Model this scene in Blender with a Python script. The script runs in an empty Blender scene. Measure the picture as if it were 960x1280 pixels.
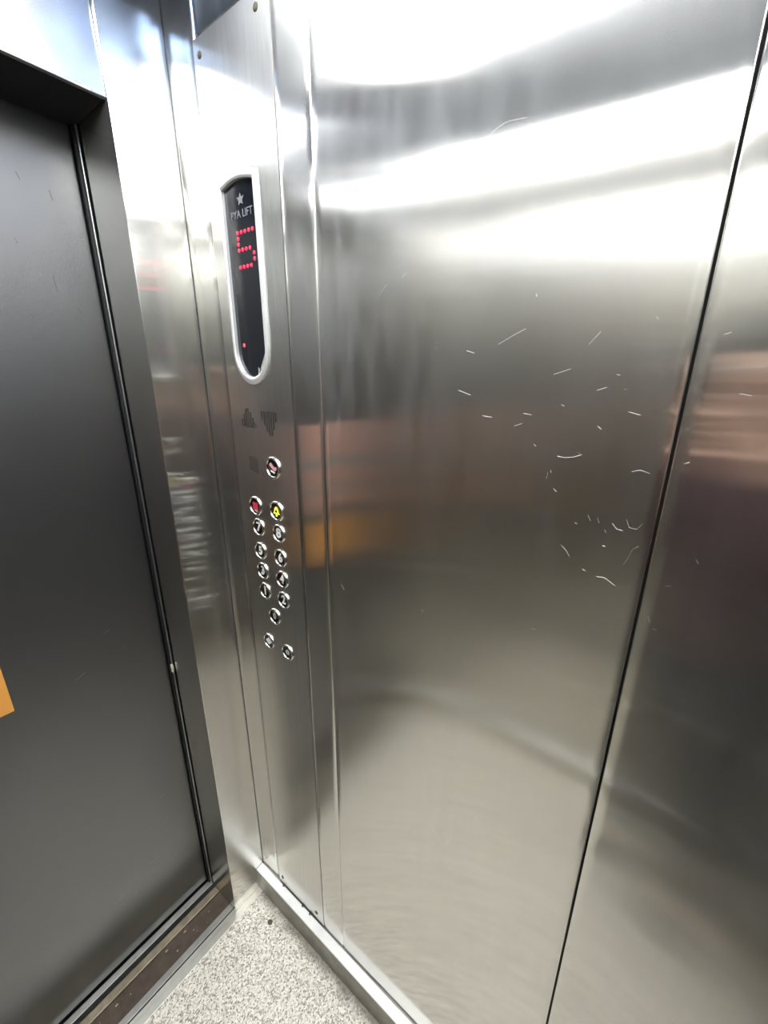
import bpy, bmesh, math, random
from mathutils import Vector, Matrix
random.seed(7)
S = bpy.context.scene
COL = S.collection

# ---------------------------------------------------------------- camera
F_PX = 522.22
fw = Vector((0.7573, 0.5754, -0.3088)).normalized()
rt = Vector((0.6065, -0.7951, 0.0058)); rt = (rt - fw * rt.dot(fw)).normalized()
up = rt.cross(fw)
cd = bpy.data.cameras.new('camera'); cam = bpy.data.objects.new('camera', cd); COL.objects.link(cam)
M = Matrix((rt, up, -fw)).transposed().to_4x4(); M.translation = Vector((-0.5102, -0.8684, 1.575))
cam.matrix_world = M
cd.sensor_fit = 'VERTICAL'; cd.sensor_height = 36.0; cd.lens = F_PX / 1280 * 36.0
cd.clip_start = 0.01
S.camera = cam

# ---------------------------------------------------------------- world, exposure
w = bpy.data.worlds.new('shaft'); S.world = w; w.use_nodes = True
w.node_tree.nodes['Background'].inputs[0].default_value = (0.02, 0.02, 0.022, 1)
w.node_tree.nodes['Background'].inputs[1].default_value = 1.0
S.view_settings.view_transform = 'Standard'; S.view_settings.look = 'None'
S.view_settings.gamma = 1.0; S.view_settings.use_curve_mapping = False
S.view_settings.exposure = 1.04
S.cycles.max_bounces = 16; S.cycles.glossy_bounces = 14; S.cycles.diffuse_bounces = 5
S.cycles.blur_glossy = 0.3; S.cycles.sample_clamp_indirect = 12
LIGHT_STRENGTH = 6.6
LIGHT_COLOR = (0.955, 0.99, 1.03, 1)

# cabin dimensions (m): side wall at X=0, door wall at Y=0, interior at -X, -Y
W, D, HC = 1.0, 1.28, 2.22
RW = 0.1096            # width of the front return
RD = 0.122             # depth of the reveal
HD = 2.0               # header height
DY = 0.150             # door plane

# ---------------------------------------------------------------- materials
def new_mat(name):
    m = bpy.data.materials.new(name); m.use_nodes = True
    m.node_tree.nodes.clear()
    return m, m.node_tree.nodes, m.node_tree.links

def principled(name, col, metallic=0.0, rough=0.5, emis=None, estr=0.0, coat=0.0, spec=0.5, var=0.0, vscale=20.0, bump=0.0, bscale=200.0):
    m, N, L = new_mat(name)
    o = N.new('ShaderNodeOutputMaterial'); b = N.new('ShaderNodeBsdfPrincipled')
    b.inputs['Base Color'].default_value = (*col, 1)
    b.inputs['Metallic'].default_value = metallic; b.inputs['Roughness'].default_value = rough
    b.inputs['Coat Weight'].default_value = coat; b.inputs['Specular IOR Level'].default_value = spec
    if emis: b.inputs['Emission Color'].default_value = (*emis, 1); b.inputs['Emission Strength'].default_value = estr
    L.new(b.outputs[0], o.inputs[0])
    if var or bump:
        tc = N.new('ShaderNodeTexCoord')
    if var:
        n = N.new('ShaderNodeTexNoise'); n.inputs['Scale'].default_value = vscale; n.inputs['Detail'].default_value = 5
        L.new(tc.outputs['Object'], n.inputs['Vector'])
        mx = N.new('ShaderNodeMix'); mx.data_type = 'RGBA'
        mx.inputs['A'].default_value = (*[c * (1 - var) for c in col], 1); mx.inputs['B'].default_value = (*[min(1, c * (1 + var)) for c in col], 1)
        L.new(n.outputs['Fac'], mx.inputs['Factor']); L.new(mx.outputs['Result'], b.inputs['Base Color'])
    if bump:
        n2 = N.new('ShaderNodeTexNoise'); n2.inputs['Scale'].default_value = bscale; n2.inputs['Detail'].default_value = 3
        L.new(tc.outputs['Object'], n2.inputs['Vector'])
        bp = N.new('ShaderNodeBump'); bp.inputs['Strength'].default_value = bump; bp.inputs['Distance'].default_value = 0.001
        L.new(n2.outputs['Fac'], bp.inputs['Height']); L.new(bp.outputs[0], b.inputs['Normal'])
    return m

def steel(name, tangent, col=(0.69, 0.675, 0.64), sharp=0.135, broad=0.44, aniso=0.76, mixb=0.13, grain=(260, 260, 1.6), smudge=0.5):
    """brushed stainless steel: grain upright, so reflections smear sideways"""
    m, N, L = new_mat(name)
    out = N.new('ShaderNodeOutputMaterial'); mix = N.new('ShaderNodeMixShader')
    geo = N.new('ShaderNodeNewGeometry')
    tan = N.new('ShaderNodeCombineXYZ')
    for i in range(3): tan.inputs[i].default_value = tangent[i]
    mp = N.new('ShaderNodeMapping'); mp.inputs['Scale'].default_value = grain
    L.new(geo.outputs['Position'], mp.inputs['Vector'])
    g = N.new('ShaderNodeTexNoise'); g.inputs['Scale'].default_value = 1.0; g.inputs['Detail'].default_value = 4
    L.new(mp.outputs[0], g.inputs['Vector'])
    sm = N.new('ShaderNodeTexNoise'); sm.inputs['Scale'].default_value = 3.2; sm.inputs['Detail'].default_value = 7; sm.inputs['Roughness'].default_value = 0.62; sm.inputs['Distortion'].default_value = 0.6
    L.new(geo.outputs['Position'], sm.inputs['Vector'])
    # colour
    cr = N.new('ShaderNodeMix'); cr.data_type = 'RGBA'
    cr.inputs['A'].default_value = (*[c * 0.985 for c in col], 1); cr.inputs['B'].default_value = (*[min(1, c * 1.015) for c in col], 1)
    L.new(g.outputs['Fac'], cr.inputs['Factor'])
    glo = []
    for k, r in enumerate((sharp, broad)):
        b = N.new('ShaderNodeBsdfAnisotropic'); b.distribution = 'GGX'
        b.inputs['Anisotropy'].default_value = aniso if k == 0 else 0.35
        mr = N.new('ShaderNodeMapRange'); mr.inputs['From Min'].default_value = 0.3; mr.inputs['From Max'].default_value = 0.7
        mr.inputs['To Min'].default_value = r * (1 - 0.35 * smudge); mr.inputs['To Max'].default_value = r * (1 + 0.35 * smudge)
        L.new(sm.outputs['Fac'], mr.inputs['Value']); L.new(mr.outputs[0], b.inputs['Roughness'])
        L.new(tan.outputs[0], b.inputs['Tangent']); L.new(cr.outputs['Result'], b.inputs['Color'])
        glo.append(b)
    mf = N.new('ShaderNodeMath'); mf.operation = 'MULTIPLY_ADD'; mf.inputs[1].default_value = 0.06; mf.inputs[2].default_value = mixb - 0.03
    L.new(g.outputs['Fac'], mf.inputs[0]); L.new(mf.outputs[0], mix.inputs[0])
    L.new(glo[0].outputs[0], mix.inputs[1]); L.new(glo[1].outputs[0], mix.inputs[2])
    # thin greasy film left by wiping hands and cloths
    fm = N.new('ShaderNodeMapping'); fm.inputs['Rotation'].default_value = (0.75, 0.75, 0.0); fm.inputs['Scale'].default_value = (14, 30, 4.5)
    L.new(geo.outputs['Position'], fm.inputs['Vector'])
    fn = N.new('ShaderNodeTexNoise'); fn.inputs['Scale'].default_value = 1.0; fn.inputs['Detail'].default_value = 6; fn.inputs['Roughness'].default_value = 0.65; fn.inputs['Distortion'].default_value = 0.8
    L.new(fm.outputs[0], fn.inputs['Vector'])
    fr = N.new('ShaderNodeMapRange'); fr.inputs['From Min'].default_value = 0.40; fr.inputs['From Max'].default_value = 0.85; fr.inputs['To Max'].default_value = 0.10
    L.new(fn.outputs['Fac'], fr.inputs['Value'])
    # most of it where hands reach beside the control panel, high up
    vd = N.new('ShaderNodeVectorMath'); vd.operation = 'DISTANCE'; vd.inputs[1].default_value = (0.0, -0.40, 1.86)
    L.new(geo.outputs['Position'], vd.inputs[0])
    vr = N.new('ShaderNodeMapRange'); vr.inputs['From Min'].default_value = 0.05; vr.inputs['From Max'].default_value = 0.42; vr.inputs['To Min'].default_value = 2.6; vr.inputs['To Max'].default_value = 0.35
    L.new(vd.outputs['Value'], vr.inputs['Value'])
    fx = N.new('ShaderNodeMath'); fx.operation = 'MULTIPLY'; L.new(fr.outputs[0], fx.inputs[0]); L.new(vr.outputs[0], fx.inputs[1])
    fd = N.new('ShaderNodeBsdfDiffuse'); fd.inputs['Color'].default_value = (0.62, 0.64, 0.66, 1)
    m2 = N.new('ShaderNodeMixShader'); L.new(fx.outputs[0], m2.inputs[0]); L.new(mix.outputs[0], m2.inputs[1]); L.new(fd.outputs[0], m2.inputs[2])
    L.new(m2.outputs[0], out.inputs[0])
    return m

ST_SIDE = steel('steel_side', (0, 0, 1))
ST_PLATE = steel('steel_control_plate', (0, 0, 1), sharp=0.14, mixb=0.3)
ST_FRONT = steel('steel_front', (0, 0, 1))
ST_REVEAL = steel('steel_reveal', (0, 0, 1), sharp=0.28, col=(0.5, 0.5, 0.51))
ST_HEAD = steel('steel_transom', (0, 0, 1), sharp=0.14, col=(0.60, 0.61, 0.64))
ST_LEFT = steel('steel_left', (0, 0, 1), sharp=0.25, mixb=0.30, aniso=0.5, col=(0.72, 0.70, 0.65))
ST_REAR = steel('steel_rear', (0, 0, 1), col=(0.36, 0.355, 0.34))
ST_CEIL = steel('steel_ceiling', (1, 0, 0), sharp=0.2, col=(0.30, 0.40, 0.58))
CHROME = principled('chrome', (0.78, 0.78, 0.76), 1.0, 0.16)
CHROME_WORN = principled('satin_aluminium', (0.72, 0.71, 0.67), 1.0, 0.34, var=0.18, vscale=60)
RING = principled('ring_steel', (0.66, 0.65, 0.62), 1.0, 0.22)
FRAMEM = principled('frame_satin', (0.84, 0.84, 0.82), 0.6, 0.4)
FACE_DARK = principled('button_face', (0.16, 0.155, 0.145), 1.0, 0.22)
BLACK = principled('black_rubber', (0.006, 0.006, 0.007), 0, 0.6)
GAP = principled('dark_gap', (0.012, 0.011, 0.010), 0, 0.8)
DISP = principled('display_glass', (0.012, 0.014, 0.018), 0, 0.10, spec=0.6)
LED = principled('led_red', (0.5, 0.01, 0.03), 0, 0.4, emis=(1.0, 0.012, 0.05), estr=1.6)
LED_DIM = principled('led_red_small', (0.5, 0.02, 0.03), 0, 0.4, emis=(1.0, 0.06, 0.10), estr=0.9)
PRINT = principled('grey_print', (0.20, 0.20, 0.23), 0, 0.5)
WHITE = principled('white_enamel', (0.85, 0.85, 0.82), 0, 0.35)
RED = principled('red_enamel', (0.62, 0.05, 0.09), 0, 0.35)
PINK = principled('pink_enamel', (0.72, 0.36, 0.38), 0, 0.35)
YELLOW = principled('lit_yellow', (0.75, 0.80, 0.05), 0, 0.35, emis=(0.85, 0.95, 0.08), estr=0.45)
GREYISH = principled('grey_enamel', (0.42, 0.42, 0.38), 0, 0.45)
DOORP = principled('door_paint', (0.016, 0.016, 0.017), 0.0, 0.33, var=0.12, vscale=5, bump=0.25, bscale=260)
SKIRT = principled('skirting_steel', (0.33, 0.32, 0.29), 0.9, 0.45, var=0.35, vscale=30)
SKTOP = principled('skirting_top_lit', (0.86, 0.86, 0.84), 0.55, 0.45, var=0.1, vscale=40)
RUST = principled('dirty_groove', (0.10, 0.075, 0.055), 0.3, 0.6, var=0.6, vscale=45, bump=0.6, bscale=120)
SILL = principled('sill_aluminium', (0.42, 0.41, 0.37), 0.9, 0.42, var=0.3, vscale=35)
SILLD = principled('sill_ridge_worn', (0.34, 0.28, 0.20), 0.7, 0.5, var=0.5, vscale=50)
EDGE = principled('edge_trim', (0.62, 0.60, 0.53), 0.9, 0.35, var=0.15, vscale=50)
ORANGE = principled('poster_orange', (0.80, 0.36, 0.07), 0, 0.5, var=0.06, vscale=20)
PGREY = principled('poster_dark_band', (0.10, 0.12, 0.11), 0, 0.5)
PPINK = principled('poster_pink', (0.62, 0.33, 0.25), 0, 0.5, var=0.2, vscale=12)
PLINE = principled('poster_grey_line', (0.30, 0.30, 0.27), 0, 0.5)
PWHITE = principled('poster_paper', (0.75, 0.70, 0.62), 0, 0.6)
SCR = principled('scratch', (0.85, 0.84, 0.81), 1.0, 0.5)
GRIME = principled('grime', (0.12, 0.10, 0.07), 0, 0.8)
FLECK = principled('pale_fleck', (0.42, 0.39, 0.32), 0, 0.8)
LUMP = principled('pale_lump', (0.55, 0.54, 0.44), 0, 0.8, var=0.3, vscale=300)
LAMP = principled('lamp_diffuser', (0.8, 0.8, 0.8), 0, 0.5, emis=LIGHT_COLOR[:3], estr=LIGHT_STRENGTH)

def floor_mat():
    m, N, L = new_mat('speckled_floor')
    o = N.new('ShaderNodeOutputMaterial'); b = N.new('ShaderNodeBsdfPrincipled')
    tc = N.new('ShaderNodeNewGeometry')
    v = N.new('ShaderNodeTexVoronoi'); v.inputs['Scale'].default_value = 270; v.inputs['Randomness'].default_value = 1
    n = N.new('ShaderNodeTexNoise'); n.inputs['Scale'].default_value = 230; n.inputs['Detail'].default_value = 3; n.inputs['Roughness'].default_value = 0.6
    for q in (v, n): L.new(tc.outputs['Position'], q.inputs['Vector'])
    sep = N.new('ShaderNodeSeparateColor'); L.new(v.outputs['Color'], sep.inputs[0])
    ad = N.new('ShaderNodeMath'); ad.operation = 'MULTIPLY_ADD'; ad.inputs[1].default_value = 0.45
    L.new(sep.outputs[0], ad.inputs[0])
    mm = N.new('ShaderNodeMath'); mm.operation = 'MULTIPLY'; mm.inputs[1].default_value = 0.62; L.new(n.outputs['Fac'], mm.inputs[0]); L.new(mm.outputs[0], ad.inputs[2])
    r = N.new('ShaderNodeValToRGB'); e = r.color_ramp.elements
    e[0].position = 0.22; e[0].color = (0.15, 0.12, 0.095, 1)
    e[1].position = 0.75; e[1].color = (0.92, 0.88, 0.78, 1)
    x = e.new(0.36); x.color = (0.36, 0.32, 0.27, 1)
    x = e.new(0.50); x.color = (0.68, 0.63, 0.53, 1)
    L.new(ad.outputs[0], r.inputs[0])
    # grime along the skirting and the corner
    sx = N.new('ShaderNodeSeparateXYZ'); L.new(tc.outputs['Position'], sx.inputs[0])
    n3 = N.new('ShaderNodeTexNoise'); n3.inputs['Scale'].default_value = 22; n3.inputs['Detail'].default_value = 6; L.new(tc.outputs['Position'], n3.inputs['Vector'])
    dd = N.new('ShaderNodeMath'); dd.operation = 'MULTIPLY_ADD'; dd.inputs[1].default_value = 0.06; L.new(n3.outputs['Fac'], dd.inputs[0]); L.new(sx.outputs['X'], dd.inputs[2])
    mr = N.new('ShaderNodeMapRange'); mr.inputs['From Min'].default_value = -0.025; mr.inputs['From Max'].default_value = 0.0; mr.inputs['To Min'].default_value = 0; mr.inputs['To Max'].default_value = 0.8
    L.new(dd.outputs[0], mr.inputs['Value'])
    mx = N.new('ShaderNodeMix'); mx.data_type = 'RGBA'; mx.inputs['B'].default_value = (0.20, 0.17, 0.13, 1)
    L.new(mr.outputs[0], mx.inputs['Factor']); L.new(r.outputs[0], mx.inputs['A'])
    L.new(mx.outputs['Result'], b.inputs['Base Color']); b.inputs['Roughness'].default_value = 0.45
    L.new(b.outputs[0], o.inputs[0])
    return m
FLOOR = floor_mat()
DOORP.node_tree.nodes['Principled BSDF'].inputs['IOR'].default_value = 2.4

# ---------------------------------------------------------------- helpers
def empty(name, loc=(0, 0, 0), **props):
    o = bpy.data.objects.new(name, None); COL.objects.link(o); o.location = loc; o.empty_display_size = 0.05
    for k, v in props.items(): o[k] = v
    return o

def wpos(o):
    v = Vector((0, 0, 0))
    while o: v += o.location; o = o.parent
    return v

def link(name, me, mat, parent=None, smooth=False, **props):
    """mesh given in world coordinates; its origin is moved to its centre"""
    vs = [v.co.copy() for v in me.vertices]
    c = sum(vs, Vector()) / max(1, len(vs))
    for v in me.vertices: v.co -= c
    o = bpy.data.objects.new(name, me); COL.objects.link(o)
    if mat: me.materials.append(mat)
    if parent: o.parent = parent; o.location = c - wpos(parent)
    else: o.location = c
    if smooth:
        for p in me.polygons: p.use_smooth = True
    for k, v in props.items(): o[k] = v
    return o

def bm_obj(name, bm, mat, parent=None, smooth=False, **props):
    me = bpy.data.meshes.new(name); bmesh.ops.recalc_face_normals(bm, faces=bm.faces); bm.to_mesh(me); bm.free()
    return link(name, me, mat, parent, smooth, **props)

def add_box(bm, x0, x1, y0, y1, z0, z1, bev=0.0):
    r = bmesh.ops.create_cube(bm, size=1)
    vs = r['verts']
    for v in vs:
        v.co = Vector(((x0 + x1) / 2 + v.co.x * (x1 - x0), (y0 + y1) / 2 + v.co.y * (y1 - y0), (z0 + z1) / 2 + v.co.z * (z1 - z0)))
    if bev:
        es = list({e for v in vs for e in v.link_edges})
        bmesh.ops.bevel(bm, geom=es, offset=bev, segments=2, affect='EDGES', profile=0.5)

def box(name, x0, x1, y0, y1, z0, z1, mat, parent=None, bev=0.0, **props):
    bm = bmesh.new(); add_box(bm, x0, x1, y0, y1, z0, z1, bev)
    return bm_obj(name, bm, mat, parent, **props)

def sheet(name, y0, y1, z0, z1, mat, parent, fn, ny=24, nz=60, fold=0.0016, depth=0.010, **props):
    """upright steel sheet on the side wall (faces -X), edges rolled back; fn(u, v) = bulge towards the cabin"""
    vs, fs = [], []
    us = [0, 0] + [i / ny for i in range(ny + 1)] + [1, 1]
    vv = [0, 0] + [i / nz for i in range(nz + 1)] + [1, 1]
    nu, nv = len(us), len(vv)
    for j, v in enumerate(vv):
        for i, u in enumerate(us):
            y = y0 + (y1 - y0) * u; z = z0 + (z1 - z0) * v
            x = -fn(u, v)
            def e(k, n):   # ring number from border: 0 outermost (deep), 1 fold, 2 first face row
                return min(k, n - 1 - k)
            a, b = e(i, nu), e(j, nv)
            q = min(a, b)
            sy = 1 if i < nu / 2 else -1; sz = 1 if j < nv / 2 else -1
            if q == 0: x = depth
            elif q == 1: x = fold * 0.35
            if a == 2 or (a < 2): yy = {0: 0.0, 1: fold * 0.0, 2: fold}[a]; y += sy * yy
            if b == 2 or (b < 2): zz = {0: 0.0, 1: fold * 0.0, 2: fold}[b]; z += sz * zz
            vs.append((x, y, z))
    for j in range(nv - 1):
        for i in range(nu - 1):
            a = j * nu + i; fs.append((a, a + nu, a + nu + 1, a + 1))
    me = bpy.data.meshes.new(name); me.from_pydata(vs, [], fs); me.update()
    bm = bmesh.new(); bm.from_mesh(me)
    bmesh.ops.recalc_face_normals(bm, faces=bm.faces)
    # face the cabin
    big = max(bm.faces, key=lambda f: f.calc_area())
    if big.normal.x > 0: bmesh.ops.reverse_faces(bm, faces=bm.faces)
    bm.to_mesh(me); bm.free()
    return link(name, me, mat, parent, True, **props)

def lathe(name, prof, mat, centre, parent, seg=28, **props):
    """profile of (radius, height out of the side wall); axis -X, centre (y, z)"""
    bm = bmesh.new(); rings = []
    for r, h in prof:
        if r < 1e-6: rings.append([bm.verts.new((-h, centre[0], centre[1]))])
        else: rings.append([bm.verts.new((-h, centre[0] + r * math.cos(2 * math.pi * k / seg), centre[1] + r * math.sin(2 * math.pi * k / seg))) for k in range(seg)])
    for a, b in zip(rings, rings[1:]):
        for k in range(seg):
            k2 = (k + 1) % seg
            if len(a) == 1 and len(b) == 1: continue
            if len(a) == 1: bm.faces.new((a[0], b[k], b[k2]))
            elif len(b) == 1: bm.faces.new((a[k], a[k2], b[0]))
            else: bm.faces.new((a[k], a[k2], b[k2], b[k]))
    return bm_obj(name, bm, mat, parent, True, **props)

RWALL = Matrix(((0, 0, -1), (-1, 0, 0), (0, 1, 0)))      # local x -> -Y, y -> Z, z -> -X
def wall_text(name, body, size, y, z, h, mat, parent, xs=1.0, depth=0.0004, **props):
    c = bpy.data.curves.new(name, 'FONT'); c.body = body; c.size = size; c.align_x = 'CENTER'; c.align_y = 'CENTER'; c.extrude = depth; c.offset = 0.0007 if size > 0.02 else 0.0; c.resolution_u = 3
    t = bpy.data.objects.new(name, c); COL.objects.link(t)
    dg = bpy.context.evaluated_depsgraph_get(); me = bpy.data.meshes.new_from_object(t.evaluated_get(dg))
    bpy.data.objects.remove(t); me.name = name
    for v in me.vertices:
        v.co = RWALL @ Vector((v.co.x * xs, v.co.y, v.co.z)) + Vector((-h, y, z))
    me.materials.clear()
    return link(name, me, mat, parent, **props)

def wall_poly(name, polys, y, z, h, mat, parent, t=0.0006, **props):
    """flat emblem from polygons (x right, y up in metres) standing t proud of height h"""
    bm = bmesh.new()
    for P in polys:
        vs = [bm.verts.new(RWALL @ Vector((a, b, t)) + Vector((-h, y, z))) for a, b in P]
        f = bm.faces.new(vs)
        r = bmesh.ops.extrude_face_region(bm, geom=[f])
        for v in [g for g in r['geom'] if isinstance(g, bmesh.types.BMVert)]: v.co.x += t
    return bm_obj(name, bm, mat, parent, **props)

def circ(r, n=14, cx=0, cy=0, a0=0, a1=360):
    full = a1 - a0 >= 360
    k = n if full else n + 1
    return [(cx + r * math.cos(math.radians(a0 + (a1 - a0) * i / n)), cy + r * math.sin(math.radians(a0 + (a1 - a0) * i / n))) for i in range(k)]

# ---------------------------------------------------------------- setting: floor, ceiling, walls
box('floor', -W, 0.0, -D, -0.019, -0.03, 0.0, FLOOR, kind='structure')

# side wall with the control panel
WR = empty('wall_right', (0, 0, 0), kind='structure')
box('backing', 0.012, 0.03, -D, 0.0, -0.03, HC + 0.1, GAP, WR)
S1, S2, S3 = 0.2748, 0.3497, 0.8458
def flat(u, v): return 0.0
ZT = HC + 0.05
sheet('wall_panel', -0.084, 0.0, 0.03, ZT, ST_SIDE, WR, lambda u, v: -0.0025, ny=4, nz=20)
sheet('wall_panel', -S1 + 0.001, -0.0955, 2.094, ZT, ST_SIDE, WR, lambda u, v: -0.0025, ny=6, nz=6)
sheet('wall_panel', -S2 + 0.0006, -S1 - 0.0022, 0.03, ZT, ST_SIDE, WR, lambda u, v: 0.0002, ny=6, nz=30)
def bulge_main(u, v):
    # u: 0 at far right (towards the rear), 1 at the narrow panel
    z = 0.03 + v * (ZT - 0.03)
    b = -0.009 * math.sin(math.pi * u) ** 0.8 * math.sin(math.pi * min(1, max(0, z / 2.27)))
    return b
sheet('wall_panel', -S3 + 0.0015, -S2 - 0.0006, 0.03, ZT, ST_SIDE, WR, bulge_main, ny=40, nz=120)
def bulge_rear(u, v):
    z = 0.03 + v * (ZT - 0.03)
    return -0.008 * math.sin(math.pi * u) * math.sin(math.pi * min(1, z / 2.27))
sheet('wall_panel', -D, -S3 - 0.0015, 0.03, ZT, ST_SIDE, WR, bulge_rear, ny=30, nz=90)

# skirting on the side wall: satin face; ledge coloured paler for the ceiling light it catches
BR = empty('baseboard_right', (0, 0, 0), kind='structure')
box('skirting_face', -0.0252, 0.012, -D, -0.0005, 0.0, 0.080, SKIRT, BR, bev=0.0008)
box('skirting_ledge', -0.0262, -0.0022, -D, -0.0005, 0.080, 0.0855, SKTOP, BR, bev=0.0012)
for yy in (-0.105, -0.19, -0.222):
    bm = bmesh.new(); bmesh.ops.create_uvsphere(bm, u_segments=10, v_segments=6, radius=0.0028)
    for v in bm.verts: v.co = Vector((v.co.x * 0.8 - 0.004, v.co.y * 1.3 + yy, v.co.z * 0.5 + 0.0858))
    bm_obj('rivet', bm, GRIME, BR, True)

# opposite side wall and rear wall (behind the camera)
WL = empty('wall_left', (-W, 0, 0), kind='structure')
box('backing', -W - 0.03, -W - 0.012, -D, 0, -0.03, ZT, GAP, WL)
for a, b in ((-0.42, 0), (-0.85, -0.424), (-D, -0.854)):
    box('wall_panel', -W - 0.012, -W, a, b, 0.0, ZT, ST_LEFT, WL, bev=0.002)
BL = empty('baseboard_left', (-W, 0, 0), kind='structure')
box('skirting_face', -W, -W + 0.0252, -D, 0, 0, 0.080, EDGE, BL)  # face paler than the right skirting's: lamp light put into its colour
box('skirting_ledge', -W, -W + 0.0262, -D, 0, 0.080, 0.0855, SKTOP, BL, bev=0.0012)
WB = empty('wall_rear', (0, -D, 0), kind='structure')
for a, b in ((-W, -0.67), (-0.666, -0.336), (-0.332, 0)):
    box('wall_panel', a, b, -D - 0.012, -D, 0.0, ZT, ST_REAR, WB, bev=0.002)

box('mirror_glass', -0.93, -0.07, -D, -D + 0.005, 0.95, 2.14, principled('mirror', (0.86, 0.88, 0.87), 1.0, 0.02), WB, bev=0.001)
for q in ((-0.94, -0.06, 0.935, 0.95), (-0.94, -0.06, 2.14, 2.155), (-0.94, -0.93, 0.95, 2.14), (-0.07, -0.06, 0.95, 2.14)):
    box('mirror_frame', q[0], q[1], -D, -D + 0.009, q[2], q[3], CHROME_WORN, WB)

# door wall: two returns, transom above the opening
WF = empty('wall_front', (0, 0, 0), kind='structure')
box('return_panel', -RW, 0.0, 0.0, RD, -0.01, ZT + 0.05, ST_FRONT, WF, bev=0.0012)
box('return_panel', -W, -W + RW, 0.0, RD, -0.01, ZT + 0.05, ST_FRONT, WF, bev=0.0012)
bm = bmesh.new()
nx, nz = 40, 16
x0, x1 = -W + RW, -RW - 0.0008
gridv = []
for j in range(nz + 1):
    for i in range(nx + 1):
        u, v = i / nx, j / nz
        x = x0 + (x1 - x0) * u; z = HD + (ZT - HD) * v
        y = 0.006 - 0.004 * math.sin(math.pi * u) * math.sin(math.pi * v) + 0.0022 * math.sin(11 * u + 5 * v) + 0.0012 * math.sin(23 * u - 9 * v)
        gridv.append(bm.verts.new((x, y, z)))
for j in range(nz):
    for i in range(nx):
        a = j * (nx + 1) + i; bm.faces.new((gridv[a], gridv[a + 1], gridv[a + nx + 2], gridv[a + nx + 1]))
bm_obj('transom_sheet', bm, ST_HEAD, WF, True)
box('transom_soffit', -W + RW, -RW - 0.0004, 0.011, RD + 0.02, HD, HD + 0.012, BLACK, WF)
box('transom_fold', -W + RW, -RW - 0.0008, 0.0035, 0.012, HD - 0.001, HD + 0.0035, CHROME_WORN, WF, bev=0.001)

# ceiling: dropped steel centre with a lit trough at both sides
CE = empty('ceiling', (0, 0, HC), kind='structure')
box('ceiling_slab', -W - 0.02, 0.02, -D - 0.02, 0.02, HC + 0.06, HC + 0.08, ST_CEIL, CE)
box('centre_panel', -0.850, -0.51, -D, 0.0, HC - 0.03, HC, ST_CEIL, CE, bev=0.004)
box('ceiling_frame', -0.84, 0.0, -0.13, 0.0, HC, HC + 0.02, ST_CEIL, CE)
box('ceiling_frame', -W, 0.0, -D, -D + 0.07, HC, HC + 0.02, ST_CEIL, CE)
for k, (a, b) in enumerate(((-0.49, -0.15), (-0.99, -0.865))):
    L_ = empty('ceiling_light', ((a + b) / 2, -0.62, HC), label='long flat ceiling light above the control panel side' if k == 0 else 'long flat ceiling light on the side away from the control panel', category='light', group='ceiling lights')
    ye = -0.15 if k == 0 else -0.05
    box('light_diffuser', a + 0.006, b - 0.006, -1.20, ye, HC - 0.006, HC + 0.004, LAMP, L_)
    bm = bmesh.new()
    for q in ((a - .004, a + .006, -1.21, ye + .01), (b - .006, b + .004, -1.21, ye + .01), (a + .006, b - .006, -1.21, -1.20), (a + .006, b - .006, ye, ye + .01)):
        add_box(bm, q[0], q[1], q[2], q[3], HC - 0.012, HC + 0.01)
    bm_obj('light_frame', bm, CHROME_WORN, L_)

# ---------------------------------------------------------------- landing door
DR = empty('door_1', (-0.5, DY, 0), kind='structure')
box('door_panel', -0.886, -0.1165, DY, DY + 0.03, 0.006, HD + 0.02, DOORP, DR, bev=0.002)
box('door_frame', -0.1145, -0.02, DY - 0.004, DY + 0.06, 0.0, HD + 0.1, BLACK, DR)
box('door_frame', -0.98, -0.888, DY - 0.004, DY + 0.06, 0.0, HD + 0.1, BLACK, DR)
box('door_seal', -0.1128, -0.1100, DY - 0.019, DY - 0.013, 0.0, HD, CHROME_WORN, DR, bev=0.0008)
box('rubber_strip', -0.1165, -0.1098, DY - 0.012, DY - 0.006, 0.0, HD, BLACK, DR)
box('shaft_backing', -1.0, 0.0, DY + 0.07, DY + 0.08, -0.1, ZT, GAP, DR)
box('door_head', -1.0, 0.0, DY + 0.031, DY + 0.06, HD - 0.02, ZT, BLACK, DR)

# sill between floor and door
SL = empty('door_sill', (-0.5, 0.06, 0), kind='structure')
xa, xb = -0.89, -RW
box('floor_edge_strip', -W, 0.0, -0.0195, 0.0, -0.02, 0.0015, EDGE, SL, bev=0.0006)
box('floor_edge_strip', xa, xb, 0.0, 0.011, -0.02, 0.0015, EDGE, SL)
box('sill_lip', xa, xb, 0.016, 0.034, -0.02, 0.0005, SILL, SL, bev=0.001)
box('sill_groove', xa, xb, 0.034, 0.090, -0.02, -0.006, RUST, SL)
box('sill_ridge', xa, xb, 0.090, 0.112, -0.02, 0.002, SILLD, SL, bev=0.0015)
box('door_runner', xa, xb, 0.128, 0.146, -0.02, -0.001, SILL, SL, bev=0.001)
box('sill_bed', xa, xb, 0.0, 0.22, -0.03, -0.0195, BLACK, SL)

# ---------------------------------------------------------------- control panel
CP = empty('control_panel', (0, -0.18, 0.09), label='tall brushed steel control panel with display and two columns of round buttons', category='control panel')
PY0, PY1, PZ0, PZ1 = -S1, -0.084, 0.088, 2.091
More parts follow.
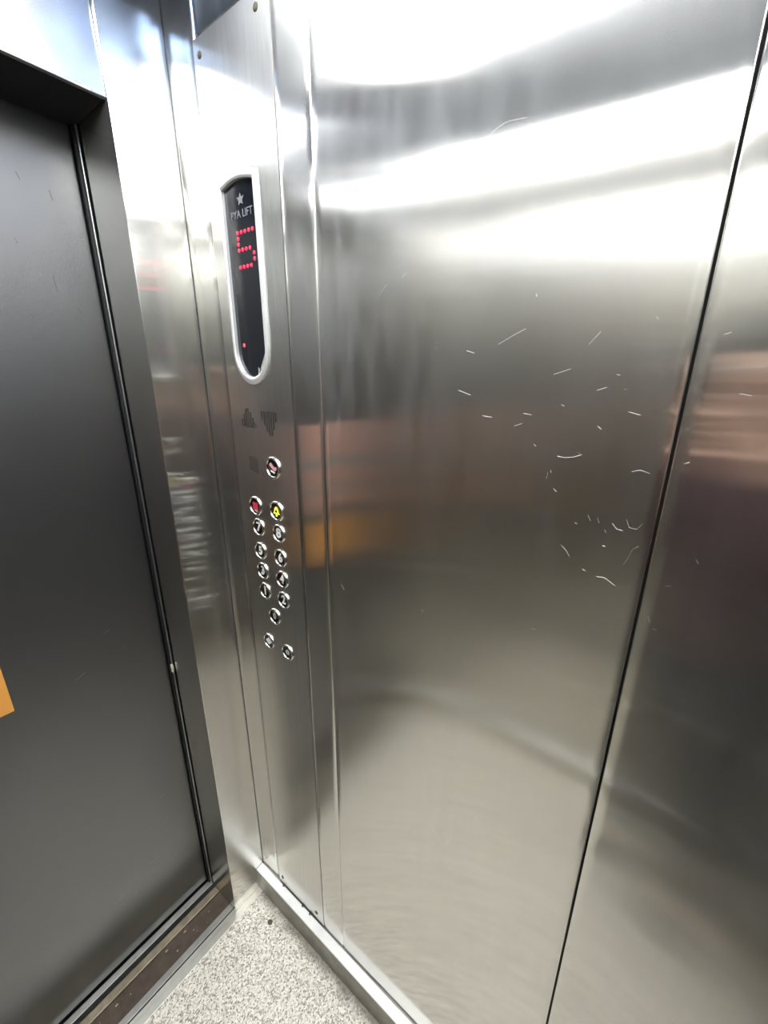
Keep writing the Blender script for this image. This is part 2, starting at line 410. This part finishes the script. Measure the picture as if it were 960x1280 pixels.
# display window outline (y, z): slight arch on top, half round below
WC = -0.1705; WH = 0.0435
def window(off=0.0, n=16):
    h = WH + off; pts = []
    zt, zb = 1.8765, 1.621
    for i in range(n + 1):                                # shallow top arc, from +y to -y
        t = i / n
        pts.append((WC + h * (1 - 2 * t), zt + off + 0.0075 * math.sin(math.pi * t)))
    for i in range(1, n):                                # bottom half round, from -y to +y
        a = math.pi + math.pi * i / n
        pts.append((WC + h * math.cos(a), zb + (0.049 + off) * math.sin(a)))
    return [pts[n]] and pts[:n + 1] + [(WC - h, zb)] + pts[n + 1:] + [(WC + h, zb)]
def frame_outer(n=16):
    h = WH + 0.0088; pts = []
    for i in range(n + 1):
        t = i / n
        pts.append((WC + h * (1 - 2 * t), 1.8870 + 0.0095 * math.sin(math.pi * t)))
    pts.append((WC - h, 1.621))
    for i in range(1, n):
        a = math.pi + math.pi * i / n
        pts.append((WC + h * math.cos(a), 1.621 + 0.062 * math.sin(a)))
    pts.append((WC + h, 1.621))
    return pts
slots = []
# loudspeaker slots: a rising wedge and a falling wedge
for i, (a, b) in enumerate(((-.010, .004), (-.010, .014), (-.012, .024), (-.012, .026), (-.012, .018), (-.012, .008), (-.012, -.002))):
    slots.append((-0.1215 - i * 0.0068, 1.488 + a, 1.488 + b))
for i, (a, b) in enumerate(((.004, .020), (-.006, .020), (-.018, .020), (-.024, .020), (-.024, .020), (-.012, .020), (.002, .019))):
    slots.append((-0.1845 - i * 0.0068, 1.490 + a, 1.490 + b))
bm = bmesh.new(); loops = []
def loop(pts):
    vs = [bm.verts.new((0, y, z)) for y, z in pts]
    for a, b in zip(vs, vs[1:] + vs[:1]): bm.edges.new((a, b))
loop([(PY0, PZ0), (PY1, PZ0), (PY1, PZ1), (PY0, PZ1)])
loop(window(0.0015))
for y, a, b in slots:
    loop([(y - .0019, a), (y + .0019, a), (y + .0019, b), (y - .0019, b)])
bmesh.ops.triangle_fill(bm, use_beauty=True, edges=bm.edges[:], normal=Vector((-1, 0, 0)))
r = bmesh.ops.extrude_face_region(bm, geom=bm.faces[:])
for v in [g for g in r['geom'] if isinstance(g, bmesh.types.BMVert)]: v.co.x = 0.003
bm_obj('cover_plate', bm, ST_PLATE, CP)
# screws
for y, z in ((-0.100, 2.068), (-0.247, 2.071), (-0.100, 0.115), (-0.247, 0.115)):
    s = lathe('screw', [(0.0052, 0.0), (0.0052, 0.0008), (0.0030, 0.0022), (0.0, 0.0024)], GRIME, (y, z), CP, 14)
for y0, y1, n in ((-0.166, -0.117, 'a'), (-0.231, -0.180, 'b')):
    box('loudspeaker_backing', 0.004, 0.006, y0, y1, 1.46, 1.52, BLACK, CP)
# display
FR = None
bm = bmesh.new(); n = 16
wi, ou = window(0.0), frame_outer()
wb = window(0.001)
rings = [[(0.002, y, z) for y, z in ou], [(-0.0035, y, z) for y, z in ou]]
mid = [((a + c) / 2, (b + d) / 2) for (a, b), (c, d) in zip(ou, wi)]
near = [(a * 0.25 + c * 0.75, b * 0.25 + d * 0.75) for (a, b), (c, d) in zip(ou, wi)]
rings += [[(-0.0050, y, z) for y, z in mid], [(-0.0050, y, z) for y, z in near], [(-0.0035, y, z) for y, z in wi], [(0.006, y, z) for y, z in wi]]
vr = [[bm.verts.new(p) for p in R_] for R_ in rings]
for A, B in zip(vr, vr[1:]):
    for k in range(len(A)):
        k2 = (k + 1) % len(A); bm.faces.new((A[k], A[k2], B[k2], B[k]))
FR = bm_obj('display_frame', bm, FRAMEM, CP, False, label='pale metal display frame with rounded bottom')
bm = bmesh.new()
pg = window(0.0006); vs = [bm.verts.new((0.0025, y, z)) for y, z in pg]; f = bm.faces.new(vs)
r = bmesh.ops.extrude_face_region(bm, geom=[f])
for v in [g for g in r['geom'] if isinstance(g, bmesh.types.BMVert)]: v.co.x = 0.0055
SC = bm_obj('display_screen', bm, DISP, CP, label='black display window reading a red 5')
DOTS = ["11111", "10000", "10000", "11110", "00001", "00001", "11110"]
led0 = None
for r_, row in enumerate(DOTS):
    for c_, ch in enumerate(row):
        if ch != '1': continue
        y = -0.1560 - c_ * 0.0104; z = 1.8100 - r_ * 0.0088
        if led0 is None:
            led0 = lathe('led_dot', [(0.0030, -0.0027), (0.0030, -0.0021), (0.0, -0.0018)], LED, (y, z), SC, 10)
        else:
            o = led0.copy(); COL.objects.link(o); o.parent = SC; o.location = Vector((led0.location.x, y - wpos(SC).y, z - wpos(SC).z))
lathe('led_dot', [(0.0034, -0.0027), (0.0034, -0.0021), (0.0, -0.0018)], LED_DIM, (-0.146, 1.629), SC, 10, label='small red indicator dot near the bottom')
wall_text('lettering', 'PYA LIFT', 0.0165, -0.1715, 1.836, -0.0023, PRINT, SC, xs=0.95)
wall_poly('crest', [[(0, .009), (.003, .003), (.010, .004), (.005, -.002), (.006, -.008), (0, -.005), (-.006, -.008), (-.005, -.002), (-.010, .004), (-.003, .003)]], -0.1715, 1.857, -0.0023, PRINT, SC, t=0.0003)
bm = bmesh.new()
for P in ([(-0.190, 1.586), (-0.206, 1.613), (-0.209, 1.600), (-0.201, 1.588)], [(-0.183, 1.578), (-0.184, 1.590), (-0.188, 1.584)]):
    vs = [bm.verts.new((0.0016, a, b)) for a, b in P]; f = bm.faces.new(vs)
    r = bmesh.ops.extrude_face_region(bm, geom=[f])
    for v in [g for g in r['geom'] if isinstance(g, bmesh.types.BMVert)]: v.co.x = 0.0024
bm_obj('pale_scrap', bm, GREYISH, SC, kind='stuff')
# engraved label beside the top button
bm = bmesh.new()
for i in range(6):
    y = -0.1335 - i * 0.0048; dz = -0.001 * i
    add_box(bm, -0.0003, 0.001, y - 0.0012, y + 0.0012, 1.389 + dz, 1.416 - 0.3 * abs(dz))
add_box(bm, -0.0003, 0.001, -0.159, -0.131, 1.4165, 1.4178)
bm_obj('engraved_label', bm, principled('engraving', (0.10, 0.09, 0.08), 0.6, 0.5), CP, kind='stuff', label='dark engraved label of close vertical strokes')
# buttons
BX = [(-0.208, 1.403, 'phone', 0.0225), (-0.139, 1.312, 'fan', 0.0215), (-0.208, 1.314, 'bell', 0.0215),
      (-0.1435, 1.265, '7', 0.0205), (-0.2095, 1.266, '8', 0.0205), (-0.1425, 1.2095, '5', 0.0205), (-0.209, 1.2105, '6', 0.0205),
      (-0.144, 1.162, '3', 0.0205), (-0.209, 1.161, '4', 0.0205), (-0.146, 1.113, '1', 0.0205), (-0.209, 1.111, '2', 0.0205),
      (-0.173, 1.057, '0', 0.0205), (-0.143, 0.979, 'open', 0.0200), (-0.209, 0.977, 'key', 0.0200)]
for y, z, g, r in BX:
    nm = {'phone': 'call', 'fan': 'fan', 'bell': 'alarm', 'open': 'door', 'key': 'key'}.get(g)
    lab = {'phone': 'round button with a red and white phone sign, alone under the loudspeaker slots', 'fan': 'round button with a red sign',
           'bell': 'round button with a lit yellow bell', 'open': 'round button with white door arrows', 'key': 'round button with a grey centre'}.get(g, 'round button with white number ' + g)
    B = empty('button', (0, y, z), label=lab); B.parent = CP; B.location = Vector((0, y, z)) - CP.location
    lathe('button_ring', [(r, -0.001), (r, 0.0014), (r * 0.95, 0.0036), (r * 0.86, 0.0044), (r * 0.78, 0.0036), (r * 0.74, 0.0008), (r * 0.73, -0.001)], RING, (y, z), B, 32)
    lathe('button_face', [(r * 0.73, -0.0005), (r * 0.71, 0.0018), (r * 0.60, 0.0012), (r * 0.3, 0.0004), (0.0, 0.0003)], FACE_DARK, (y, z), B, 28)
    h = 0.0013
    if g in '0123456789':
        wall_text('numeral', g, 0.0285 if g != '0' else 0.022, y, z, h, WHITE if g != '0' else GREYISH, B, xs=0.85 if g not in '78' else 1.05, depth=0.0005)
    elif g == 'bell':
        wall_poly('bell_sign', [[(-.010, -.006), (-.007, -.003), (-.0055, .004), (-.003, .008), (0, .0095), (.003, .008), (.0055, .004), (.007, -.003), (.010, -.006)], circ(.0028, 10, 0, -.0088)], y, z, h, YELLOW, B, label='yellow bell sign')
        lathe('bell_light', [(0.0032, h + .0002), (0.0032, h + .0010), (0, h + .0010)], FACE_DARK, (y, z), B, 10)
    elif g == 'fan':
        P = []
        for a in (45, 135, 225, 315):
            cx, cy = .0055 * math.cos(math.radians(a)), .0055 * math.sin(math.radians(a)); P.append(circ(.0046, 10, cx, cy))
        wall_poly('red_sign', P, y, z, h, RED, B, label='red four-lobed sign')
        wall_poly('white_mark', [[(-.003, -.011), (.006, -.013), (.007, -.009), (-.002, -.0085)]], y, z, h, GREYISH, B)
    elif g == 'phone':
        wall_poly('handset_sign', [[(-.011, .006), (-.006, .010), (-.002, .006), (.004, .001), (.009, .003), (.011, -.002), (.006, -.006), (-.001, -.003), (-.007, .002)]], y, z, h, PINK, B, label='red and white handset sign')
        wall_poly('white_mark', [[(-.008, -.008), (.004, -.011), (.005, -.008), (-.006, -.005)]], y, z, h, WHITE, B)
    elif g == 'open':
        wall_poly('arrow_sign', [[(-.011, 0), (-.002, .008), (-.002, -.008)], [(.011, 0), (.002, -.008), (.002, .008)], [(-.0009, -.009), (.0009, -.009), (.0009, .009), (-.0009, .009)]], y, z, h, WHITE, B, label='white door-opening arrows')
    elif g == 'key':
        wall_poly('centre_sign', [circ(.0065, 14)], y, z, h, GREYISH, B)

# ---------------------------------------------------------------- poster on the door
PO = empty('poster', (-0.56, DY, 0.918), label='printed notice with an orange foot on the dark door', category='poster')
py = DY - 0.0012
box('paper_sheet', -0.700, -0.4195, py, DY - 0.0001, 0.9185, 1.42, PWHITE, PO)
box('orange_block', -0.700, -0.4195, py - 0.0003, py, 0.9185, 1.075, ORANGE, PO, label='orange foot of the notice')
box('dark_band', -0.700, -0.4195, py - 0.0003, py, 1.075, 1.115, PGREY, PO)
box('pink_block', -0.700, -0.4195, py - 0.0003, py, 1.115, 1.42, PPINK, PO)
box('grey_line', -0.700, -0.4195, py - 0.0006, py - 0.0003, 1.18, 1.20, PLINE, PO)
box('grey_line', -0.700, -0.4195, py - 0.0006, py - 0.0003, 1.27, 1.30, PLINE, PO)

# ---------------------------------------------------------------- small marks
def speck(name, c, r, sc, mat, parent=None, seed=0, **props):
    bm = bmesh.new(); bmesh.ops.create_icosphere(bm, subdivisions=2, radius=r); rr = random.Random(seed)
    for v in bm.verts:
        v.co = Vector((v.co.x * sc[0], v.co.y * sc[1], v.co.z * sc[2])) * rr.uniform(0.8, 1.2) + Vector(c)
    return bm_obj(name, bm, mat, parent, True, **props)
speck('debris_chip', (-0.062, -0.105, 0.0014), 0.0078, (0.8, 1.0, 0.25), GRIME, seed=3, label='small dark chip of dirt lying on the speckled floor by the corner', category='debris')
speck('dried_lump', (-0.1145, 0.1290, 0.84), 0.011, (0.35, 0.32, 1.3), LUMP, seed=5, label='pale dried lump stuck in the dark gap beside the door', category='lump')

# ---------------------------------------------------------------- the person taking the picture (seen in the steel)
SKIN = principled('skin', (0.50, 0.30, 0.21), 0, 0.5)
LIPS = principled('lips', (0.33, 0.13, 0.11), 0, 0.5)
HAIR = principled('hair', (0.015, 0.011, 0.009), 0, 0.55)
SHIRT = principled('maroon_cloth', (0.045, 0.014, 0.016), 0, 0.85, var=0.2, vscale=40)
NAVY = principled('navy_cloth', (0.010, 0.012, 0.022), 0, 0.85, var=0.2, vscale=40)
SHOE = principled('black_leather', (0.012, 0.012, 0.012), 0, 0.4)
PB = Vector((-0.745, -1.045, 0)); PF = Vector((0.796, 0.605, 0)); PL = Vector((-0.605, 0.796, 0)); PU = Vector((0, 0, 1))
def pp(f, l, z): return PB + PF * f + PL * l + PU * z
PERSON = empty('person', PB, label='person in a maroon top and dark trousers holding up a phone', category='person')
def skinned(name, chains, mat, parent, levels=2, **props):
    '''chains: lists of (point, radius); equal points are joined, the first point is the root'''
    vs, rad, ed, idx = [], [], [], {}
    for ch in chains:
        prev = None
        for p, r in ch:
            k = tuple(round(c, 5) for c in p)
            if k not in idx: idx[k] = len(vs); vs.append(p); rad.append(r)
            i = idx[k]
            if prev is not None and prev != i: ed.append((prev, i))
            prev = i
    me = bpy.data.meshes.new(name); me.from_pydata([tuple(v) for v in vs], ed, [])
    o = bpy.data.objects.new(name, me); COL.objects.link(o)
    o.modifiers.new('skin', 'SKIN'); o.modifiers['skin'].use_smooth_shade = True
    sv = me.skin_vertices[0].data
    for i, r in enumerate(rad):
        sv[i].radius = r if isinstance(r, tuple) else (r, r); sv[i].use_root = (i == 0)
    m = o.modifiers.new('sub', 'SUBSURF'); m.levels = m.render_levels = levels
    dg = bpy.context.evaluated_depsgraph_get(); out = bpy.data.meshes.new_from_object(o.evaluated_get(dg))
    bpy.data.objects.remove(o); out.name = name; out.materials.clear()
    return link(name, out, mat, parent, True, **props)
PHC = Vector(cam.matrix_world.translation) - up * 0.052 - fw * 0.007      # phone body centre
def hand_frame(sd): return PHC + rt * 0.059 * sd - up * 0.030
pel, wai, che, nek, hed, crn = pp(0, 0, .94), pp(.01, 0, 1.08), pp(.015, 0, 1.26), pp(.0, 0, 1.41), pp(.015, 0, 1.50), pp(.03, 0, 1.585)
body = [[(pel, .085), (wai, .080), (che, .105), (nek, .052), (hed, .058), (crn, .078), (pp(.025, 0, 1.645), .066)]]
for sd in (-1, 1):        # +1 is the person's right (along rt)
    L_ = -sd
    sh, el = pp(0, .165 * L_, 1.365), pp(.085, .235 * L_, 1.14)
    hc = hand_frame(sd); wr = hc - up * 0.075 + rt * 0.022 * sd - fw * 0.035
    body.append([(che, .105), (sh, .052), (el, .040), (wr, .024), (hc - up * 0.030 - fw * 0.012, .021), (hc, .019)])
    for k in range(4):
        b0 = hc + up * (0.014 - k * 0.019) + rt * 0.004 * sd + fw * 0.004
        ln = (0.9, 1.0, 0.95, 0.75)[k]
        body.append([(hc, .019), (b0, .0095), (b0 + fw * 0.013 - rt * 0.014 * sd * ln, .0080), (b0 + fw * 0.0135 - rt * 0.038 * sd * ln, .0072)])
    body.append([(hc, .019), (hc - fw * 0.022 + up * 0.012, .0105), (hc - fw * 0.026 + up * 0.030 - rt * 0.016 * sd, .009), (hc - fw * 0.018 + up * 0.040 - rt * 0.040 * sd, .008)])
    hp, kn, an = pp(0, .095 * L_, .88), pp(.02, .105 * L_, .49), pp(-.01, .11 * L_, .085)
    body.append([(pel, .085), (hp, .075), (kn, .055), (an, .036), (pp(.07, .12 * L_, .035), .030)])
skinned('body', body, SKIN, PERSON)
top = [[(pp(0, 0, .86), .150), (pp(0, 0, .93), .150), (pp(.01, 0, 1.10), .135), (che, .138), (pp(.0, 0, 1.385), .075)]]
tro = [[(pp(0, 0, .98), .125), (pp(0, 0, .90), .13)]]
for sd in (-1, 1):
    L_ = -sd
    sh, el = pp(0, .168 * L_, 1.365), pp(.085, .235 * L_, 1.14)
    hc = hand_frame(sd); wr = hc - up * 0.075 + rt * 0.022 * sd - fw * 0.035
    top.append([(che, .138), (sh, .068), (el, .052), (el.lerp(wr, 0.85), .036)])
    tro.append([(pp(0, 0, .90), .13), (pp(0, .097 * L_, .85), .094), (pp(.02, .105 * L_, .49), .070), (pp(-.01, .11 * L_, .10), .058)])
skinned('top', top, SHIRT, PERSON); skinned('trousers', tro, NAVY, PERSON)
for L_ in (-1, 1):
    skinned('shoe', [[(pp(-.05, .11 * L_, .045), .040), (pp(.03, .115 * L_, .042), .042), (pp(.13, .13 * L_, .034), .033)]], SHOE, PERSON)
def blob(name, c, r, sc, mat, parent, axes=None):
    bm = bmesh.new(); bmesh.ops.create_uvsphere(bm, u_segments=20, v_segments=14, radius=r)
    for v in bm.verts: v.co = c + PF * v.co.x * sc[0] + PL * v.co.y * sc[1] + PU * v.co.z * sc[2]
    return bm_obj(name, bm, mat, parent, True)
HD_ = pp(.03, 0, 1.60)
hair = blob('hair', pp(-.012, 0, 1.648), 0.094, (1.04, .90, .92), HAIR, PERSON)
for L_ in (-1, 1):
    e = blob('eye', pp(.093, .031 * L_, 1.592), 0.0115, (.6, 1.25, .6), WHITE, PERSON)
    blob('iris', pp(.0985, .031 * L_, 1.592), 0.0052, (.45, 1, 1), BLACK, e)
    blob('ear', pp(.012, .080 * L_, 1.580), 0.026, (.6, .35, 1.15), SKIN, PERSON)
blob('nose', pp(.112, 0, 1.565), 0.016, (1, .8, 1.5), SKIN, PERSON)
blob('mouth', pp(.102, 0, 1.530), 0.020, (.30, 1.1, .30), LIPS, PERSON)
PH = empty('phone', PHC, label='black phone held up in both hands, seen blurred in the steel', category='phone')
def obox(name, c, hx, hy, hz, mat, parent, bev=0.0):
    bm = bmesh.new(); add_box(bm, -hx, hx, -hy, hy, -hz, hz, bev)
    for v in bm.verts: v.co = c + rt * v.co.x + up * v.co.y + fw * v.co.z
    return bm_obj(name, bm, mat, parent)
obox('casing', PHC, 0.037, 0.078, 0.0038, BLACK, PH, 0.003)
obox('screen', PHC - fw * 0.0040, 0.034, 0.074, 0.0003, DISP, PH)
obox('lens_plate', PHC + up * 0.052 + fw * 0.0042, 0.010, 0.010, 0.0006, FACE_DARK, PH)

# scratches and nicks in the steel: thin raised burrs following the sheet
def surf(y, z):
    v = (z - 0.03) / (ZT - 0.03)
    if y < -S3: return -bulge_rear((y + D) / (D - S3), v)
    if y > -S2: return 0.0
    return -bulge_main((y + S3) / (S3 - S2), v)
LINES = [[(-0.6172,1.8255),(-0.626,1.8301),(-0.6381,1.8329),(-0.6588,1.8303)],[(-0.6813,1.8181),(-0.6851,1.8125),(-0.6872,1.8087)],[(-0.7341,1.4862),(-0.7433,1.4854),(-0.7527,1.4875),(-0.7608,1.4912)],[(-0.7256,1.4658),(-0.7248,1.4568)],[(-0.728,1.4691),(-0.7294,1.4654)],[(-0.7346,1.4465),(-0.7387,1.4432)],[(-0.7776,1.4219),(-0.7811,1.4157)],[(-0.788,1.4211),(-0.7906,1.4149)],[(-0.7529,1.3773),(-0.7582,1.3734),(-0.765,1.3646)],[(-0.8042,1.4179),(-0.8092,1.4123),(-0.8156,1.4119)],[(-0.8174,1.4255),(-0.8211,1.4169),(-0.8289,1.4168),(-0.833,1.4242)],[(-0.8228,1.3727),(-0.8262,1.3816),(-0.8284,1.392),(-0.8323,1.3968),(-0.8374,1.3982)],[(-0.7979,1.3488),(-0.8063,1.3504),(-0.8184,1.3439)],[(-0.8139,1.4791),(-0.8209,1.4818),(-0.83,1.4796)],[(-0.6879,1.5333),(-0.6978,1.532)],[(-0.7046,1.4974),(-0.7078,1.4948)],[(-0.7309,1.5454),(-0.7346,1.5438)],[(-0.7725,1.5242),(-0.777,1.5211)],[(-0.7974,1.4086),(-0.7996,1.4052)],[(-0.7979,1.3889),(-0.8013,1.3888)],[(-0.7812,1.3533),(-0.785,1.3523)],[(-0.5503,1.5809),(-0.567,1.5728),(-0.5857,1.5638)],[(-0.598,1.558),(-0.6156,1.5525)],[(-0.606,1.6067),(-0.6173,1.6036)],[(-0.7512,1.6089),(-0.7611,1.6209)],[(-0.7661,1.5619),(-0.7757,1.5654)],[(-0.7179,1.5782),(-0.7287,1.5816),(-0.736,1.5841)],[(-0.7828,1.5783),(-0.7866,1.5775)],[(-0.8089,1.6319),(-0.8114,1.6289)],[(-0.8647,1.6127),(-0.87,1.6145)],[(-0.8573,1.4933),(-0.8615,1.4955)],[(-0.6344,1.5273),(-0.6476,1.5261)],[(-0.6777,1.5173),(-0.6873,1.5209)],[(-0.6751,0.8554),(-0.6836,0.8435)],[(-0.6004,0.7443),(-0.6136,0.7283)],[(-0.6343,0.7558),(-0.6286,0.7379)],[(-0.8858,1.3964),(-0.8887,1.3919)],[(-0.835,1.5232),(-0.84,1.5252)],[(-0.648,1.6127),(-0.6668,1.6224),(-0.6803,1.6285)],[(-0.6881,1.664),(-0.6893,1.6606)],[(-0.7999,1.5411),(-0.8113,1.5384)],[(-0.8953,1.5601),(-0.8865,1.5619)],[(-0.8564,1.319),(-0.8593,1.3118)],[(-0.3236,1.178),(-0.3322,1.172)],[(-0.3782,1.2044),(-0.386,1.1936)],[(-0.5051,1.7022),(-0.5115,1.7061)],[(-0.4783,1.6956),(-0.4643,1.6801)]]
rs = random.Random(11)
def add_line(bm, P, wd):
    for (y0, z0), (y1, z1) in zip(P, P[1:]):
        l = math.hypot(y1 - y0, z1 - z0)
        if l < 1e-5: continue
        ny, nz = -(z1 - z0) / l * wd, (y1 - y0) / l * wd
        q = [bm.verts.new((surf(y, z) - h, y + a, z + b)) for y, z in ((y0, z0), (y1, z1)) for a, b, h in ((ny, nz, -.0002), (0, 0, .00020), (-ny, -nz, -.0002))]
        bm.faces.new((q[0], q[1], q[4], q[3])); bm.faces.new((q[1], q[2], q[5], q[4]))
bm = bmesh.new()
for k, P in enumerate(LINES):
    if k not in (21, 37): add_line(bm, P, 0.00036)
for i in range(34):
    y = -0.42 - rs.random() * 0.75; z = 1.1 + rs.random() * 0.7
    if abs(y + S3) < 0.02: continue
    a = rs.uniform(-0.5, 0.5); l = rs.uniform(0.001, 0.006)
    P = [(y, z), (y + l * math.cos(a), z + l * math.sin(a))]
    if l > .008: P.append((y + 2 * l * math.cos(a + .3), z + 2 * l * math.sin(a + .3)))
    add_line(bm, P, rs.uniform(0.0001, 0.00022))
bm_obj('scratch_marks', bm, SCR, WR, kind='stuff')

# scuffs on the door paint: dark nicks high up, pale rubs low down
bm = bmesh.new()
def door_mark(P, wd):
    for (x0, z0), (x1, z1) in zip(P, P[1:]):
        l = math.hypot(x1 - x0, z1 - z0); nx_, nz_ = -(z1 - z0) / l * wd, (x1 - x0) / l * wd
        q = [bm.verts.new((x + a, DY - h, z + b)) for x, z in ((x0, z0), (x1, z1)) for a, b, h in ((nx_, nz_, -.0001), (0, 0, .0003), (-nx_, -nz_, -.0001))]
        bm.faces.new((q[0], q[1], q[4], q[3])); bm.faces.new((q[1], q[2], q[5], q[4]))
for P in ([(-.212, 1.903), (-.208, 1.892)], [(-.168, 1.889), (-.165, 1.874)], [(-.235, 1.80), (-.232, 1.792)], [(-.190, 1.752), (-.188, 1.722)], [(-.238, 1.68), (-.234, 1.672)], [(-.16, 1.70), (-.155, 1.688)], [(-.30, 1.83), (-.296, 1.822)]):
    door_mark(P, 0.0009)
bm_obj('dark_nicks', bm, GRIME, DR, kind='stuff')
bm = bmesh.new()
for P in ([(-.235, .262), (-.246, .256), (-.262, .262)], [(-.248, .231), (-.255, .221)], [(-.332, .232), (-.345, .222), (-.355, .226)], [(-.300, .205), (-.306, .196)], [(-.185, .455), (-.197, .449)], [(-.205, .95), (-.212, .946)], [(-.225, 1.01), (-.240, 1.004)], [(-.29, .93), (-.31, .921)], [(-.19, .36), (-.20, .352)]):
    door_mark(P, 0.0011)
bm_obj('pale_scuffs', bm, principled('pale_scuff', (0.22, 0.22, 0.21), 0, 0.6), DR, kind='stuff')
# flecks of plaster in the sill groove
bm = bmesh.new()
for i in range(15):
    x = rs.uniform(-.60, -.14); y = rs.uniform(.038, .086); r = rs.uniform(.0008, .0028)
    rr = bmesh.ops.create_icosphere(bm, subdivisions=1, radius=r)
    for v in rr['verts']: v.co = Vector((v.co.x * rs.uniform(1, 2.2) + x, v.co.y + y, v.co.z * .4 - .0052))
bm_obj('plaster_flecks', bm, FLECK, SL, kind='stuff')

print('objects', len(bpy.data.objects))
